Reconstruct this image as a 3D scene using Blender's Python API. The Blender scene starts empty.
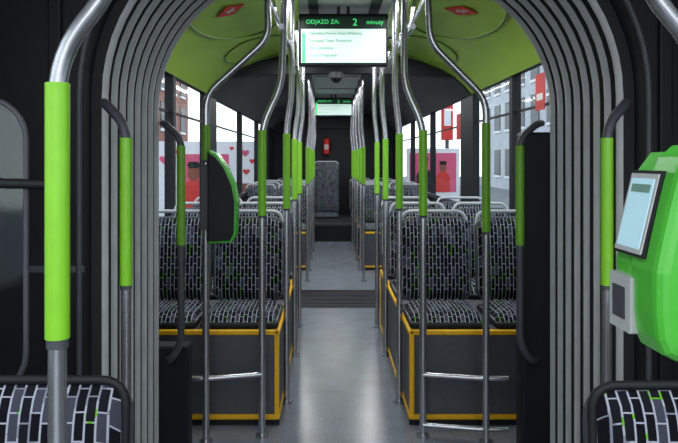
import bpy, bmesh, math
from mathutils import Vector, Matrix
S=bpy.context.scene
COL=S.collection
try: S.view_settings.view_transform='Standard'
except Exception: pass

def lin(h):
    h=h.lstrip('#'); o=[]
    for i in (0,2,4):
        c=int(h[i:i+2],16)/255
        o.append(c/12.92 if c<=.04045 else ((c+.055)/1.055)**2.4)
    return (*o,1)
def mat(name,hexc,rough=.5,metal=0,noise=0,nscale=40,emit=None,estr=0,bump=0,spec=.5):
    m=bpy.data.materials.new(name); m.use_nodes=True
    nt=m.node_tree; b=nt.nodes['Principled BSDF']
    c=lin(hexc); b.inputs['Base Color'].default_value=c
    b.inputs['Roughness'].default_value=rough; b.inputs['Metallic'].default_value=metal
    b.inputs['Specular IOR Level'].default_value=spec
    tc=nt.nodes.new('ShaderNodeTexCoord'); n=nt.nodes.new('ShaderNodeTexNoise')
    n.inputs['Scale'].default_value=nscale; n.inputs['Detail'].default_value=4
    nt.links.new(tc.outputs['Object'],n.inputs['Vector'])
    r=nt.nodes.new('ShaderNodeValToRGB')
    k=noise if noise else .04
    r.color_ramp.elements[0].position=.3;r.color_ramp.elements[1].position=.7
    r.color_ramp.elements[0].color=(*[x*(1-k) for x in c[:3]],1)
    r.color_ramp.elements[1].color=(*[min(1,x*(1+k)) for x in c[:3]],1)
    nt.links.new(n.outputs['Fac'],r.inputs['Fac']); nt.links.new(r.outputs['Color'],b.inputs['Base Color'])
    if bump:
        bp=nt.nodes.new('ShaderNodeBump'); bp.inputs['Strength'].default_value=bump; bp.inputs['Distance'].default_value=.002
        nt.links.new(n.outputs['Fac'],bp.inputs['Height']); nt.links.new(bp.outputs['Normal'],b.inputs['Normal'])
    if emit:
        b.inputs['Emission Color'].default_value=lin(emit); b.inputs['Emission Strength'].default_value=estr
    return m
M={}
M['black']=mat('black_plastic','#17181c',.55,noise=.15,spec=.3)
M['wall']=mat('dark_wall_laminate','#1e1f23',.6,noise=.12,spec=.3)
M['dgrey']=mat('dark_grey_plastic','#44464c',.5,noise=.08)
M['ped']=mat('pedestal_grey','#4c4e54',.5,noise=.08)
M['steel']=mat('brushed_steel','#b6b8bc',.25,.85,noise=.06)
M['green']=mat('lime_sleeve','#80c628',.35,noise=.05)
M['dgreen']=mat('green_sleeve','#6ca626',.4)
M['yellow']=mat('yellow_edge','#f4b90c',.5,noise=.05)
M['rubber']=mat('bellows_rubber','#b8baba',.38,noise=.08,nscale=15)
M['joint_shade']=mat('bellows_joint_shade','#1c1d1f',.8)  # dark joint colour, also painted up the rib sides as shade
M['handle']=mat('grey_handle','#b0b4b8',.4)
M['cove']=mat('green_ceiling','#a4cc46',.22,noise=.06,nscale=3)
M['covel']=mat('green_trim','#5e7a2c',.5)
M['ceil']=mat('ceiling_grey','#c4c6c4',.5)
M['white']=mat('white_plastic','#b4b8b8',.4)
M['vgreen']=mat('validator_green','#4cb43a',.25)
M['red']=mat('red_paint','#d02a22',.5)
M['pink']=mat('pink_print','#d8587a',.6)
M['paper']=mat('white_print','#e9e6ea',.7)
M['brick']=mat('brick_red','#8c5a4c',.8,noise=.2,nscale=3)
M['concrete']=mat('facade_grey','#b9bdc4',.8,noise=.1,nscale=2)
M['asphalt']=mat('asphalt','#6a6b6d',.9,noise=.2,nscale=20)
M['skin']=mat('print_brown','#8a4a3a',.6)
M['scr']=mat('screen_white','#c4dcd2',.4,emit='#d4efe4',estr=.62)
M['scrd']=mat('screen_header','#10221a',.4,emit='#12301f',estr=.3)
M['scrg']=mat('screen_green_text','#40d070',.4,emit='#46e07c',estr=.9)
M['scrt']=mat('screen_grey_text','#5b7f74',.4,emit='#5b7f74',estr=.3)
M['scrb']=mat('validator_screen','#9fc6d4',.3,emit='#b5dce8',estr=.4)
def floor_mat():
    m=mat('vinyl_floor','#858b95',.24,noise=.1,nscale=6,bump=.0)
    nt=m.node_tree; b=nt.nodes['Principled BSDF']
    tc=nt.nodes.new('ShaderNodeTexCoord'); n=nt.nodes.new('ShaderNodeTexNoise'); n.inputs['Scale'].default_value=130
    nt.links.new(tc.outputs['Object'],n.inputs['Vector'])
    r=nt.nodes.new('ShaderNodeValToRGB'); r.color_ramp.elements[0].position=.4; r.color_ramp.elements[1].position=.6
    r.color_ramp.elements[0].color=(.4,.4,.4,1)
    mx=nt.nodes.new('ShaderNodeMixRGB'); mx.blend_type='MULTIPLY'; mx.inputs[0].default_value=.5
    old=b.inputs['Base Color'].links[0].from_socket
    nt.links.new(n.outputs['Fac'],r.inputs['Fac']); nt.links.new(old,mx.inputs[1]); nt.links.new(r.outputs['Color'],mx.inputs[2])
    nt.links.new(mx.outputs[0],b.inputs['Base Color'])
    return m
M['floor']=floor_mat()
def fabric():
    m=bpy.data.materials.new('seat_fabric'); m.use_nodes=True; nt=m.node_tree; b=nt.nodes['Principled BSDF']
    b.inputs['Roughness'].default_value=.9; b.inputs['Specular IOR Level'].default_value=.15
    tc=nt.nodes.new('ShaderNodeTexCoord'); sp=nt.nodes.new('ShaderNodeSeparateXYZ'); cb=nt.nodes.new('ShaderNodeCombineXYZ')
    nt.links.new(tc.outputs['Object'],sp.inputs[0])
    ad=nt.nodes.new('ShaderNodeMath'); ad.operation='ADD'
    nt.links.new(sp.outputs['Y'],ad.inputs[0]); nt.links.new(sp.outputs['Z'],ad.inputs[1])
    nt.links.new(ad.outputs[0],cb.inputs[0]); nt.links.new(sp.outputs['X'],cb.inputs[1])
    br=nt.nodes.new('ShaderNodeTexBrick'); nt.links.new(cb.outputs[0],br.inputs['Vector'])
    br.inputs['Scale'].default_value=1; br.inputs['Brick Width'].default_value=.062; br.inputs['Row Height'].default_value=.0205
    br.inputs['Mortar Size'].default_value=.0025; br.inputs['Mortar Smooth'].default_value=.5; br.offset=.37; br.squash=1
    br.inputs['Color1'].default_value=(0,0,0,1); br.inputs['Color2'].default_value=(1,1,1,1); br.inputs['Bias'].default_value=0
    r=nt.nodes.new('ShaderNodeValToRGB'); r.color_ramp.interpolation='CONSTANT'
    e=r.color_ramp.elements; e[0].position=0; e[0].color=lin('#0c0c12'); e[1].position=.5; e[1].color=lin('#14141c')
    x=e.new(.78); x.color=lin('#3c3e4a')
    nt.links.new(br.outputs['Color'],r.inputs['Fac'])
    n=nt.nodes.new('ShaderNodeTexNoise'); n.inputs['Scale'].default_value=16; nt.links.new(tc.outputs['Object'],n.inputs['Vector'])
    r2=nt.nodes.new('ShaderNodeValToRGB'); r2.color_ramp.interpolation='CONSTANT'
    e=r2.color_ramp.elements; e[0].position=0; e[0].color=lin('#7c7e8c'); e[1].position=.6; e[1].color=lin('#62a62c')
    x=e.new(.66); x.color=lin('#7c7e96'); x=e.new(.45); x.color=lin('#a0a2b0')
    nt.links.new(n.outputs['Fac'],r2.inputs['Fac'])
    mx=nt.nodes.new('ShaderNodeMixRGB'); nt.links.new(br.outputs['Fac'],mx.inputs[0]); nt.links.new(r.outputs['Color'],mx.inputs[1]); nt.links.new(r2.outputs['Color'],mx.inputs[2])
    nt.links.new(mx.outputs[0],b.inputs['Base Color']); return m
M['fabric']=fabric()
def glass():
    m=bpy.data.materials.new('window_glass'); m.use_nodes=True; nt=m.node_tree; nt.nodes.clear()
    o=nt.nodes.new('ShaderNodeOutputMaterial'); t=nt.nodes.new('ShaderNodeBsdfTransparent'); g=nt.nodes.new('ShaderNodeBsdfGlossy'); x=nt.nodes.new('ShaderNodeMixShader')
    t.inputs[0].default_value=(.86,.9,.9,1); g.inputs['Roughness'].default_value=.05; x.inputs[0].default_value=.05
    nt.links.new(t.outputs[0],x.inputs[1]); nt.links.new(g.outputs[0],x.inputs[2]); nt.links.new(x.outputs[0],o.inputs[0]); return m
M['glass']=glass()

class B:
    def __init__(s,name,loc=(0,0,0)):
        s.name=name; s.loc=Vector(loc); s.v=[]; s.f=[]; s.fm=[]; s.fs=[]; s.mats=[]; s.mx=Matrix.Identity(4)
    def mi(s,m):
        if m not in s.mats: s.mats.append(m)
        return s.mats.index(m)
    def add(s,vs,fs,m,smooth=False):
        o=len(s.v); i=s.mi(m)
        s.v+= [s.mx@Vector(v) for v in vs]
        for f in fs: s.f.append([o+k for k in f]); s.fm.append(i); s.fs.append(smooth)
    def bm(s,bm,m,smooth=False):
        bm.verts.ensure_lookup_table(); bm.verts.index_update()
        s.add([v.co.copy() for v in bm.verts],[[v.index for v in f.verts] for f in bm.faces],m,smooth); bm.free()
    def box(s,x0,x1,y0,y1,z0,z1,m,bev=0):
        b=bmesh.new(); bmesh.ops.create_cube(b,size=1)
        for v in b.verts: v.co=Vector(((x0+x1)/2+v.co.x*(x1-x0),(y0+y1)/2+v.co.y*(y1-y0),(z0+z1)/2+v.co.z*(z1-z0)))
        if bev: bmesh.ops.bevel(b,geom=b.edges[:],offset=bev,segments=3,profile=.5,affect='EDGES')
        s.bm(b,m)
    def prism(s,poly,axis,a0,a1,m,bev=0):
        def P(u,v,a):
            return (u,a,v) if axis=='y' else ((a,u,v) if axis=='x' else (u,v,a))
        b=bmesh.new(); n=len(poly)
        A=[b.verts.new(P(u,v,a0)) for u,v in poly]; C=[b.verts.new(P(u,v,a1)) for u,v in poly]
        f1=b.faces.new(A); f2=b.faces.new(C[::-1])
        for i in range(n): b.faces.new([A[i],C[i],C[(i+1)%n],A[(i+1)%n]])
        bmesh.ops.recalc_face_normals(b,faces=b.faces[:])
        if bev:
            es=list(set(f1.edges[:]+f2.edges[:])); bmesh.ops.bevel(b,geom=es,offset=bev,segments=3,profile=.5,affect='EDGES')
        s.bm(b,m)
    def tube(s,pts,r,m,fil=.05,seg=14):
        P=[Vector(p) for p in pts]; path=[P[0]]
        for i in range(1,len(P)-1):
            a,b,c=P[i-1],P[i],P[i+1]; d1=(a-b); d2=(c-b)
            k=min(fil,d1.length*.45,d2.length*.45); p=b+d1.normalized()*k; q=b+d2.normalized()*k
            for j in range(7):
                t=j/6; path.append(p*(1-t)**2+b*2*t*(1-t)+q*t*t)
        path.append(P[-1])
        vs=[];fs=[]; T=(path[1]-path[0]).normalized()
        N=T.orthogonal().normalized()
        for i,p in enumerate(path):
            t=(path[min(i+1,len(path)-1)]-path[max(i-1,0)]).normalized()
            N=(N-t*N.dot(t)).normalized(); Bn=t.cross(N)
            for k in range(seg):
                a=2*math.pi*k/seg; vs.append(p+(N*math.cos(a)+Bn*math.sin(a))*r)
        for i in range(len(path)-1):
            for k in range(seg):
                fs.append([i*seg+k,i*seg+(k+1)%seg,(i+1)*seg+(k+1)%seg,(i+1)*seg+k])
        s.add(vs,fs,m,True); n=len(vs)
        s.add(vs[:seg],[list(range(seg))[::-1]],m); s.add(vs[n-seg:],[list(range(seg))],m)
    def pad(s,w,h,t,r,m,axis='y',curve=0,n=16,back=.0):
        vs=[];fs=[]
        for j in range(n+1):
            for i in range(n+1):
                u=-1+2*i/n; v=-1+2*j/n; q=max(abs(u),abs(v))
                if q<1e-6: x=z=0
                else:
                    bx=u/q*w/2; bz=v/q*h/2; cx=w/2-r; cz=h/2-r
                    if abs(bx)>cx and abs(bz)>cz:
                        d=Vector((abs(bx)-cx,abs(bz)-cz)).normalized()*r
                        bx=math.copysign(cx+d.x,bx); bz=math.copysign(cz+d.y,bz)
                    x=bx*q; z=bz*q
                y=t*(1-q**6)+curve*(abs(x)/(w/2))**3*(1-q**8)
                vs.append((x,-y,z) if axis=='y' else (x,z,y))
        for j in range(n):
            for i in range(n):
                a=j*(n+1)+i; fs.append([a,a+1,a+n+2,a+n+1])
        s.add(vs,fs,m,True)
    def sphere(s,c,r,m,sc=(1,1,1)):
        b=bmesh.new(); bmesh.ops.create_uvsphere(b,u_segments=20,v_segments=12,radius=r)
        for v in b.verts: v.co=Vector((v.co.x*sc[0]+c[0],v.co.y*sc[1]+c[1],v.co.z*sc[2]+c[2]))
        s.bm(b,m,True)
    def done(s):
        me=bpy.data.meshes.new(s.name); me.from_pydata([tuple(v) for v in s.v],[],s.f)
        for m in s.mats: me.materials.append(M[m])
        for p,i,sm in zip(me.polygons,s.fm,s.fs): p.material_index=i; p.use_smooth=sm
        me.update(); o=bpy.data.objects.new(s.name,me); COL.objects.link(o); o.location=s.loc; return o
def rrect(w,h,r,cx=0,cz=0,n=6):
    o=[]
    for sx,sz,a0 in ((1,1,0),(-1,1,90),(-1,-1,180),(1,-1,270)):
        for k in range(n+1):
            a=math.radians(a0+90*k/n); o.append((cx+sx*(w/2-r)+r*math.cos(a),cz+sz*(h/2-r)+r*math.sin(a)))
    return o
def text(par,body,loc,size,m,align='LEFT'):
    c=bpy.data.curves.new('label_text','FONT'); c.body=body; c.size=size; c.align_x=align; c.extrude=.0005
    c.materials.append(M[m]); o=bpy.data.objects.new('label_text',c); COL.objects.link(o)
    o.parent=par; o.location=loc; o.rotation_euler=(math.pi/2,0,0); return o

XL,XR=-1.05,1.25; Y0,Y1=-2.0,13.5; ZC=2.25
# ---------- shell
b=B('floor'); b.box(XL,XR,Y0,Y1,-.08,0,'floor'); b.done()
b=B('floor_turntable_plate')
b.box(-.32,.52,6.15,7.0,0,.004,'dgrey')
for i in range(13): b.box(-.31,.51,6.18+i*.063,6.205+i*.063,.004,.009,'black')
b.done()
def wall(name,x0,x1,sgn):
    b=B(name)
    b.box(x0,x1,Y0,Y1,-.08,.88,'wall'); b.box(x0,x1,Y0,Y1,1.88,ZC+.05,'black')
    for a,c in ((-2,-1.9),(-.2,-.1),(1.6,3.25),(4.75,4.83),(6.05,6.6),(8.5,8.58),(10.5,10.6),(12.3,13.5)):
        b.box(x0,x1,a,c,.88,1.88,'black')
    xi=x1 if sgn<0 else x0
    b.box(min(xi,xi-sgn*.02),max(xi,xi-sgn*.02),3.3,12.3,.86,.9,'dgrey')
    b.done()
wall('wall_left',XL-.06,XL,-1); wall('wall_right',XR,XR+.06,1)
n=1
for x in (XL-.035,XR+.03):
    for a,c in ((-1.9,-.2),(-.1,1.6),(3.25,4.75),(4.83,6.05),(6.6,8.5),(8.58,10.5),(10.6,12.3)):
        b=B('window_%d'%n); n+=1
        b.box(x,x+.006,a,c,.88,1.88,'glass')
        if a>3: b.box(x-.004,x+.01,a,c,1.62,1.635,'black')
        if x>0 and 3<a<4:
            b.box(x-.006,x-.001,4.12,4.3,1.60,1.82,'red'); b.box(x-.008,x-.006,4.15,4.27,1.66,1.70,'paper')
        if x>0 and 6<a<7: b.box(x-.006,x-.001,6.65,6.95,1.5,1.75,'red')
        b.done()
b=B('wall_back'); b.box(XL-.06,XR+.06,Y1,Y1+.06,-.08,ZC,'wall')
b.box(-.6,.8,Y1-.03,Y1,1.9,2.2,'black',.01); b.done()
b=B('ceiling')
b.box(XL-.06,XR+.06,Y0,Y1,ZC,ZC+.05,'ceil')
b.box(-.12,-.06,3.2,6.0,ZC-.02,ZC,'black'); b.box(.26,.32,3.2,6.0,ZC-.02,ZC,'black')
for y in (3.7,5.0,7.9,9.3,11):
    b.box(-.15,.35,y,y+.02,ZC-.006,ZC,'black')
b.done()
def cove(name,sgn,y0,y1,m,base):
    prof=[(.28,2.235),(.36,2.225),(.5,2.20),(.7,2.15),(.88,2.08),(1.0,2.01),(1.08,1.94),(1.14,1.87)]
    b=B(name); vs=[];fs=[]; N=len(prof)
    ny=14
    for k in range(ny+1):
        y=y0+(y1-y0)*k/ny
        for x,z in prof: vs.append((.1+sgn*x,y,z))
    for k in range(ny):
        for i in range(N-1):
            a=k*N+i; fs.append([a,a+1,a+N+1,a+N])
    b.add(vs,fs,m,True)
    if m=='cove':
        def zz(x):
            for i in range(N-1):
                if prof[i][0]<=x<=prof[i+1][0]:
                    t=(x-prof[i][0])/(prof[i+1][0]-prof[i][0]); return prof[i][1]*(1-t)+prof[i+1][1]*t
            return prof[-1][1]
        for (cy,ry) in ((4.1,.75),(5.45,.45)):
            pts=[]
            for k in range(41):
                a=2*math.pi*k/40; x=.62+.27*math.cos(a); pts.append((.1+sgn*x,cy+ry*math.sin(a),zz(x)-.004))
            b.tube(pts,.006,'covel',.001,6)
        for k,(x,y) in enumerate(((.66,4.0),)):
            z=zz(x)
            b.mx=Matrix.Translation((.1+sgn*x,y,z-.008))@Matrix.Rotation(sgn*.3,4,'Y')@Matrix.Rotation(.5,4,'Z')
            b.box(-.055,.055,-.09,.09,-.002,.002,'red',0)
            b.box(-.025,.025,-.012,.012,-.004,-.002,'white'); b.box(-.008,.008,-.06,.04,-.004,-.002,'white')
            b.mx=Matrix.Identity(4)
    b.done()
cove('ceiling_cove_left',-1,3.15,6.05,'cove',0); cove('ceiling_cove_right',1,3.15,6.05,'cove',0)
cove('ceiling_duct_left',-1,6.1,Y1,'dgrey',0); cove('ceiling_duct_right',1,6.1,Y1,'dgrey',0)
b=B('ceiling_beam')
b.prism([(-1.05,1.88),(-1.0,2.0),(-.5,2.04),(.1,2.05),(.7,2.04),(1.2,2.0),(1.25,1.88),(1.25,2.25),(-1.05,2.25)],'y',6.02,6.14,'black')
b.done()
# ---------- bellows
def arch(o,n=14):
    xl,xr,top,R=-.765+o,.99-o,2.13-o,.62-o
    P=[(xl,0.0)]+[(xl,z) for z in (.5,1.0)]
    for k in range(n+1):
        a=math.pi-math.pi/2*k/n; P.append((xl+R+R*math.cos(a),top-R+R*math.sin(a)))
    for k in range(n+1):
        a=math.pi/2-math.pi/2*k/n; P.append((xr-R+R*math.cos(a),top-R+R*math.sin(a)))
    P+=[(xr,1.0),(xr,.5),(xr,0.0)]; return P
b=B('articulation_bellows'); NP=len(arch(0)); pl=8; sub=20; rings=[]; SV=[]
for i in range(pl*sub+1):
    t=(i%sub)/sub; sv=math.sin(math.pi*t/.75) if t<.75 else 0; SV.append(sv); o=-.02+.065*sv; y=2.26+(3.04-2.26)*i/(pl*sub)
    rings.append([(x,y,z) for x,z in arch(o)])
for i in range(len(rings)-1):
    m='joint_shade' if (SV[i]+SV[i+1])/2<.74 else 'rubber'  # lower rib flanks coloured dark: painted shade stripes between the ribs
    b.add(rings[i]+rings[i+1],[[k,k+1,NP+k+1,NP+k] for k in range(NP-1)],m,True)
o=b.done()
bmm=bmesh.new(); bmm.from_mesh(o.data); bmesh.ops.remove_doubles(bmm,verts=bmm.verts[:],dist=1e-5); bmm.to_mesh(o.data); bmm.free()
def bulk(name,y0,y1,ins):
    b=B(name); A=arch(ins); O=[]; cxl,cxr,cz=-.15,.35,1.5
    xo0,xo1,zo=XL,XR,ZC
    for x,z in A:
        if z<=cz: O.append((xo0 if x<.1 else xo1,z)); continue
        cx=cxl if x<cxl else (cxr if x>cxr else x); dx,dz=x-cx,z-cz
        t=(zo-cz)/dz
        if dx<-1e-6: t=min(t,(xo0-cx)/dx)
        if dx>1e-6: t=min(t,(xo1-cx)/dx)
        O.append((cx+dx*t,cz+dz*t))
    n=len(A); vs=[(x,y0,z) for x,z in A]+[(x,y0,z) for x,z in O]+[(x,y1,z) for x,z in A]+[(x,y1,z) for x,z in O]
    fs=[]
    for i in range(n-1):
        fs.append([i,i+1,n+i+1,n+i]); fs.append([2*n+i,3*n+i,3*n+i+1,2*n+i+1]); fs.append([i,2*n+i,2*n+i+1,i+1])
    b.add(vs,fs,'black')
    b.tube([(x,y0-.004,z) for x,z in arch(ins-.012)],.01,'dgrey',.001,8)
    return b
b=bulk('bulkhead_front',2.19,2.26,0)
for sx in (-1,1):
    cx=.1+sx*.95
    b.box(cx-.02,cx+.02,2.17,2.19,.2,2.0,'black',.005); b.box(cx-.09,cx+.09,2.18,2.19,.95,.97,'dgrey')
b.done()
b=bulk('bulkhead_rear',3.04,3.1,0.0)
b.box(-.76,-.6,3.0,3.1,0,.5,'black',.01); b.box(.83,.97,3.0,3.1,0,1.42,'black',.015); b.done()
# ---------- seats
def seat(x,y,zb,w=.385,h=.47,near=False):
    b=B('bus_seat',(x,y,zb)); 
    b.box(-w/2,w/2,-.42,.04,0,.03,'black',.012)
    b.mx=Matrix.Translation((0,-.2,.03)); b.pad(w-.01,.42,.045,.06,'fabric','z',.012); b.mx=Matrix.Identity(4)
    T=Matrix.Translation((0,.0,.05))@Matrix.Rotation(math.radians(-6),4,'X')
    b.mx=T
    b.prism(rrect(w+.012,h,.07,0,h/2),'y',.0,.035,'dgrey',.01)
    b.mx=T@Matrix.Translation((0,.0,h/2)); b.pad(w-.012,h-.02,.035,.06 if not near else .035,'fabric','y',.018)
    b.mx=T
    if near: b.tube([(-w/2+.004,.01,.05),(-w/2+.004,.0,h-.004),(w/2-.004,.0,h-.004),(w/2-.004,.01,.05)],.009,'black',.05)
    else: b.tube([(-w/2+.012,.045,h*.55),(-w/2+.012,.045,h+.03),(w/2-.012,.045,h+.03),(w/2-.012,.045,h*.55)],.010,'handle',.06)
    b.box(-w/2+.03,w/2-.03,.035,.05,h*.1,h*.5,'black',.006)
    b.mx=Matrix.Identity(4)
    return b.done()
def pedestal(x0,x1,y0,y1,z,inner):
    b=B('seat_pedestal'); b.box(x0+.004,x1-.004,y0+.01,y1,0,z,'ped',.004)
    xi=x0 if inner=='l' else x1; s=1 if inner=='l' else -1
    t=.024
    def bx(a,c,*r): b.box(min(a,c),max(a,c),*r)
    bx(xi,xi+s*t,y0,y0+t,.05,z-.002,'yellow',.006)
    b.box(x0,x1,y0,y0+t,z-t,z+.001,'yellow',.006)
    b.box(x0,x1,y0-.004,y0+t,.028,.052,'yellow',.006)
    b.box(x0,x1,y0+.004,y0+t,0,.028,'black')
    bx(xi-s*.004,xi+s*t,y0,y1,z-t,z+.001,'yellow',.006)
    bx(xi-s*.004,xi+s*t,y0,y1,.028,.05,'yellow',.006)
    bx(xi-s*.004,xi+s*t,y1-t,y1,.05,z,'yellow',.006)
    b.done()
for (x0,x1,inn,cs) in ((.40,1.245,'l',(.598,1.02)),(-1.045,-.24,'r',(-.44,-.845))):
    pedestal(x0,x1,3.43,5.35,.465,inn); pedestal(x0,x1,8.27,10.8,.45,inn)
    for c in cs:
        for y in (3.87,4.6,5.3): seat(c,y,.467)
        for y in (8.7,9.5,10.3): seat(c,y,.452)
pedestal(.48,1.245,.80,1.36,.405,'l'); pedestal(-1.045,-.365,.80,1.36,.405,'r')
seat(-.573,1.29,.407,.385,.43,True); seat(.69,1.29,.407,.385,.42,True)
b=B('rear_platform'); b.box(XL+.005,XR-.005,11.2,Y1-.01,0,.28,'wall'); b.box(XL+.01,XR-.01,11.19,11.22,.25,.284,'dgrey'); b.done()
seat(-.03,12.7,.282,.45,.92)
for x in (-.75,.6,1.02): seat(x,12.9,.282,.4,.6)
# ---------- poles
def pole(pts,sl=None,r=.016,rs=.0195,g='green',extra=None,tm='steel',split=None):
    b=B('grab_pole')
    if split is None: b.tube(pts,r,tm,.07)
    else:
        b.tube([pts[0],(pts[1][0],pts[1][1],split)],r,'steel',.07); b.tube([(pts[1][0],pts[1][1],split)]+pts[1:],r,'dgrey',.07)
    x,y=pts[0][0],pts[0][1]
    if sl:
        xs,ys=sl[2] if len(sl)>2 else (x,y)
        b.tube([(xs,ys,sl[0]),(xs,ys,sl[1])],rs,g)
        b.tube([(xs,ys,sl[0]-.012),(xs,ys,sl[0])],r+.002,'dgrey'); 
    if pts[0][2]<.01: b.tube([(x,y,0),(x,y,.012)],r*1.9,'steel')
    if extra: extra(b)
    return b.done()
pole([(-.348,.9,0),(-.348,.9,1.435),(-.27,.9,1.53),(-.225,.9,2.25)],(1.071,1.399),.0118,.0155)
pole([(.482,.9,0),(.482,.9,1.435),(.40,.9,1.53),(.36,.9,2.25)],(1.071,1.399),.0118,.0155)
pole([(-.577,2.0,0),(-.577,2.0,1.40),(-.66,2.06,1.47),(-.70,2.2,1.475)],(.943,1.363),.0145,.0175,split=1.2)
pole([(.797,2.0,0),(.797,2.0,1.40),(.88,2.06,1.47),(.93,2.2,1.475)],(.943,1.363),.0145,.0175,split=1.2)
pole([(-.70,3.05,.44),(-.66,2.92,.46),(-.609,2.9,.54),(-.609,2.9,1.39),(-.68,2.92,1.45),(-.72,3.05,1.46)],(.948,1.36,(-.609,2.9)),.015,.018,'dgreen',tm='dgrey')
pole([(.93,3.05,.44),(.85,2.92,.46),(.795,2.9,.54),(.795,2.9,1.39),(.87,2.92,1.45),(.93,3.05,1.46)],(.948,1.36,(.795,2.9)),.015,.018,'dgreen',tm='dgrey')
def ex_l(b):
    b.tube([(-.65,3.22,.295),(-.562,3.22,.295),(-.31,3.28,.295)],.012,'steel'); 
def ex_r(b):
    b.tube([(.4465,3.28,.295),(.727,3.22,.295),(.83,3.22,.295)],.012,'steel')
    b.tube([(.4465,3.28,.06),(.727,3.22,.06),(.83,3.22,.06)],.012,'steel')
pole([(-.562,3.22,0),(-.562,3.22,1.60),(-.274,3.22,1.86),(-.285,3.22,2.23)],(1.3,1.46),.0165,.019,'dgreen',ex_l)
pole([(.727,3.22,0),(.727,3.22,1.58),(.47,3.22,1.84),(.45,3.22,2.23)],(.97,1.47),.0165,.020,'dgreen',ex_r)
for y in (3.29,3.75,4.65,5.45,7.5,8.2,9.1,10.0,10.9):
    d=y>3.4
    pole([(-.222 if d else -.31,y,0),(-.222 if d else -.31,y,1.46),(-.195 if d else -.22,y+.02,1.66),(-.2,y+.05,2.24)],(1.04,1.44),.0165,.020)
    pole([(.382 if d else .4465,y,0),(.382 if d else .4465,y,1.46),(.36,y+.02,1.66),(.365,y+.05,2.24)],(1.04,1.44),.0165,.020)
for x in (-.22,.40):
    b=B('ceiling_handrail'); b.tube([(x,3.3,1.93),(x,6.0,1.93)],.014,'steel')
    for i in range(5):
        y=3.45+i*.55
        b.tube([(x,y,1.94),(x-(.08 if x<0 else -.08),y,2.1),(x-(.1 if x<0 else -.1),y,2.25)],.011,'steel')
    b.done()
# ---------- monitors
def monitor(x,y,z0,z1,w,big):
    b=B('passenger_info_display',(x,y,0))
    b.prism(rrect(w,z1-z0,.012,0,(z0+z1)/2),'y',0,.08,'black',.006)
    b.box(-w/2+.015,w/2-.015,-.002,.003,z0+.018,z1-.095,'scr'); b.box(-w/2+.015,w/2-.015,-.002,.003,z1-.088,z1-.018,'scrd')
    b.box(-.04,-.02,.03,.05,z1,ZC,'dgrey'); b.box(.02,.04,.03,.05,z1,ZC,'dgrey')
    b.box(-w/2+.02,-w/2+.042,-.004,-.002,z0+.02,z0+.2,'scrg')
    o=b.done()
    text(o,'ODJAZD ZA:',(-w/2+.045,-.004,z1-.063),.036,'scrg')
    text(o,'2',(.055,-.004,z1-.075),.062,'scrg','LEFT'); text(o,'minuty',(w/2-.03,-.004,z1-.066),.038,'scrg','RIGHT')
    for k,t in enumerate(('Zajezdnia Nowa Huta Wielicka','Dworzec Tow. Prokocim','Plac Centralny','Rondo Mogilskie')):
        text(o,t,(-w/2+.06,-.004,z1-.13-k*.045),.026,'scrt')
monitor(.095,4.3,1.88,2.2,.55,1); monitor(.08,10.1,1.93,2.2,.55,0)
b=B('ceiling_camera_dome',(.07,6.0,2.0)); b.tube([(0,0,.0),(0,0,.05)],.06,'dgrey'); b.sphere((0,0,0),.045,'black',(1,1,.9)); b.done()
# ---------- validators
b=B('ticket_validator',(-.562,3.22,1.13))
sil=[(.02,-.21),(.125,-.205),(.145,-.17),(.15,-.02),(.135,.06),(.10,.14),(.055,.2),(.02,.215)]
b.prism(sil,'y',-.055,.055,'vgreen',.010)
ins=[(.018,-.2),(.118,-.195),(.135,-.165),(.139,-.02),(.125,.055),(.09,.132),(.05,.185),(.018,.203)]
b.prism(ins,'y',-.062,.062,'black',.006)
b.box(-.025,.03,-.03,.03,-.15,.15,'dgrey',.006); b.done()
b=B('ticket_validator',(0,0,0))
prof=[(.404,1.066),(.388,1.074),(.380,1.092),(.377,1.12),(.377,1.17),(.384,1.205),(.393,1.245),(.403,1.285),(.411,1.304),(.427,1.318),(.465,1.320),(.53,1.316),(.54,1.30),(.54,1.07),(.52,1.06)]
b.prism(prof,'y',.80,.882,'vgreen',.014)
prof2=[(.406,1.07),(.386,1.09),(.382,1.17),(.405,1.28),(.427,1.31),(.464,1.312),(.464,1.065)]
b.prism(prof2,'y',.878,.935,'vgreen',.010)
def fr(z): return .3800+(.0225)*(z-1.19)/.095
b.prism([(fr(1.182)-.004,1.182),(fr(1.287)-.004,1.287),(fr(1.287)+.004,1.287),(fr(1.182)+.004,1.182)],'y',.834,.918,'black',.001)
b.prism([(fr(1.186)-.0055,1.186),(fr(1.283)-.0055,1.283),(fr(1.283)+.002,1.283),(fr(1.186)+.002,1.186)],'y',.838,.914,'white',.001)
b.prism([(fr(1.192)-.0065,1.192),(fr(1.277)-.0065,1.277),(fr(1.277)+.002,1.277),(fr(1.192)+.002,1.192)],'y',.844,.908,'scrb',.001)
b.prism([(fr(1.26)-.0075,1.26),(fr(1.27)-.0075,1.27),(fr(1.27),1.27),(fr(1.26),1.26)],'y',.85,.90,'scrt')
b.prism([(.3725,1.085),(.3725,1.155),(.386,1.155),(.386,1.085)],'y',.862,.928,'white',.003)
b.prism([(.3712,1.10),(.3712,1.14),(.38,1.14),(.38,1.10)],'y',.878,.915,'dgrey',.001)
b.done()
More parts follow.
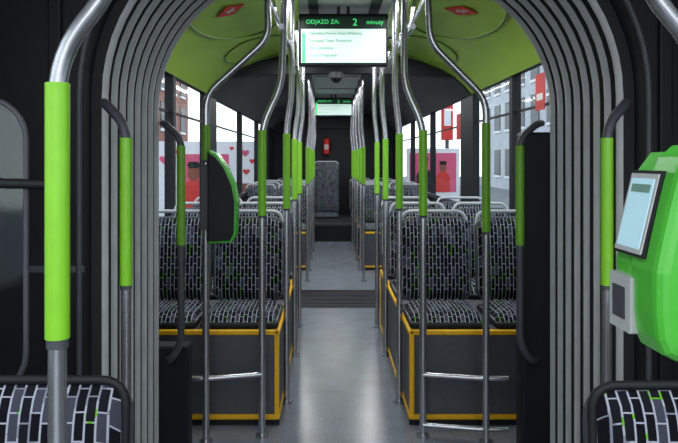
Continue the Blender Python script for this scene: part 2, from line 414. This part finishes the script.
# partition screen at left
b=B('partition_screen')
b.prism(rrect(.31,.72,.1,-.89,1.09),'y',1.7,1.708,'glass')
pts=[(x,1.704,z) for x,z in rrect(.31,.72,.1,-.89,1.09)]; b.tube(pts+[pts[0]],.007,'dgrey',.001,8)
b.tube([(-1.05,1.69,1.25),(-.66,1.69,1.24)],.012,'black'); b.tube([(-1.05,1.69,.85),(-.9,1.69,.85)],.012,'black'); b.done()
b=B('fire_extinguisher',(-.03,13.42,1.42)); b.tube([(0,0,0),(0,0,.26)],.065,'red'); b.sphere((0,0,.26),.065,'red',(1,1,.6)); b.tube([(0,0,.28),(0,0,.34)],.02,'black'); b.box(-.05,.06,-.015,.015,.32,.345,'black')
b.tube([(0,-.02,.33),(.09,-.02,.28),(.08,-.02,.1)],.01,'black'); b.box(-.04,.04,-.068,-.06,.08,.18,'white'); b.box(-.05,.05,.04,.08,.02,.24,'dgrey'); b.done()
# ---------- fill lamps, added under the ceiling to brighten the interior
for (x,y,w,l,e) in ((-.5,-.3,.12,2.2,22),(.7,-.3,.12,2.2,22),(-.27,4.6,.06,2.6,22),(.47,4.6,.06,2.6,22),(-.35,8.6,.08,3.6,22),(.55,8.6,.08,3.6,22),(.1,12.2,.8,.2,14)):
    L=bpy.data.lights.new('fill_light','AREA'); L.shape='RECTANGLE'; L.size=w; L.size_y=l; L.energy=e; L.color=(.97,.98,1)
    o=bpy.data.objects.new('fill_light',L); COL.objects.link(o); o.location=(x,y,2.17 if y>3 else 2.22)
# ---------- exterior
b=B('street_ground'); b.box(-40,40,-20,70,-.4,-.35,'asphalt'); b.done()
def heart(s,cx,cz):
    o=[]
    for k in range(28):
        t=2*math.pi*k/28; o.append((cx+s*16*math.sin(t)**3/16,cz+s*(13*math.cos(t)-5*math.cos(2*t)-2*math.cos(3*t)-math.cos(4*t))/16))
    return o
def person(b,cx,z0,h,m):
    # printed figure on a poster: shoulders, neck and head silhouette
    b.prism([(cx-.2*h,z0),(cx+.2*h,z0),(cx+.22*h,z0+.45*h),(cx+.16*h,z0+.58*h),(cx+.05*h,z0+.64*h),(cx-.05*h,z0+.64*h),(cx-.16*h,z0+.58*h),(cx-.22*h,z0+.45*h)],'y',-.012,-.006,m)
    b.prism(rrect(.2*h,.3*h,.095*h,cx,z0+.78*h),'y',-.014,-.006,'skin'); b.prism(rrect(.22*h,.12*h,.055*h,cx,z0+.91*h),'y',-.016,-.006,'black')
b=B('advertising_board',(-2.1,12,0)); b.box(-.9,.9,0,.06,.05,1.62,'paper'); b.box(-.93,.93,.005,.055,-.02,.06,'dgrey')
for s,x,z in ((.07,.68,1.42),(.05,.8,1.28),(.04,.58,1.3),(.09,-.7,1.3),(.05,-.5,1.45),(.04,.45,1.5),(.06,.7,1.1)):
    b.prism(heart(s,x,z),'y',-.006,0,'pink' if s>.065 else 'red')
b.box(-.45,.4,-.006,0,.35,1.4,'pink'); person(b,-.2,.35,.95,'red'); person(b,.2,.35,.85,'black'); b.box(.45,.85,-.005,0,.3,.9,'skin')
for x in (-.8,.8): b.box(x-.03,x+.03,.01,.05,-.36,.05,'dgrey')
b.done()
b=B('event_poster_stand',(1.8,12,0)); b.box(-.45,.45,0,.06,.45,1.5,'paper'); b.box(-.4,.4,-.005,0,.75,1.42,'pink')
person(b,-.15,.75,.62,'black'); person(b,.17,.75,.55,'red'); b.box(-.3,.3,-.008,-.005,.58,.66,'black')
for x in (-.4,.4): b.box(x-.03,x+.03,.01,.05,-.36,.5,'dgrey')
b.done()
b=B('red_shop_sign',(2.1,12.3,0)); b.box(-.1,.1,0,.1,1.65,2.4,'red',.01); b.box(-.06,.06,-.006,0,1.9,2.2,'paper'); b.box(-.03,.03,.03,.08,-.36,1.66,'dgrey'); b.done()
def facade(name,x,y0,y1,m,sgn):
    b=B(name); b.box(x if sgn>0 else x-1,x+1 if sgn>0 else x,y0,y1,-.36,7,m)
    k=int((y1-y0)/2.5)
    for i in range(k):
        for z in (.4,3.0,5.2):
            y=y0+.6+i*2.5
            b.box(x-.05,x+.05,y,y+1.3,z,z+1.5,'dgrey'); b.box(x-.07,x+.07,y-.08,y+1.38,z-.12,z,'paper')
    b.done()
facade('brick_building_left',-9,2,45,'brick',-1); facade('office_building_right',10,0,45,'concrete',1)
w=bpy.data.worlds.new('overcast_sky'); S.world=w; w.use_nodes=True
nt=w.node_tree; bg=nt.nodes['Background']; tc=nt.nodes.new('ShaderNodeTexCoord'); sp=nt.nodes.new('ShaderNodeSeparateXYZ'); r=nt.nodes.new('ShaderNodeValToRGB')
nt.links.new(tc.outputs['Generated'],sp.inputs[0]); nt.links.new(sp.outputs['Z'],r.inputs['Fac']); nt.links.new(r.outputs['Color'],bg.inputs['Color'])
r.color_ramp.elements[0].color=(.85,.88,.92,1); r.color_ramp.elements[1].color=(.72,.82,1,1); bg.inputs['Strength'].default_value=3.0
c=bpy.data.cameras.new('camera'); o=bpy.data.objects.new('camera',c); COL.objects.link(o); o.location=(0,0,1.3); o.rotation_euler=(math.pi/2,0,0)
c.lens=37.17; c.sensor_width=36; c.shift_x=.0162; c.shift_y=-.0907; c.clip_start=.02; S.camera=o
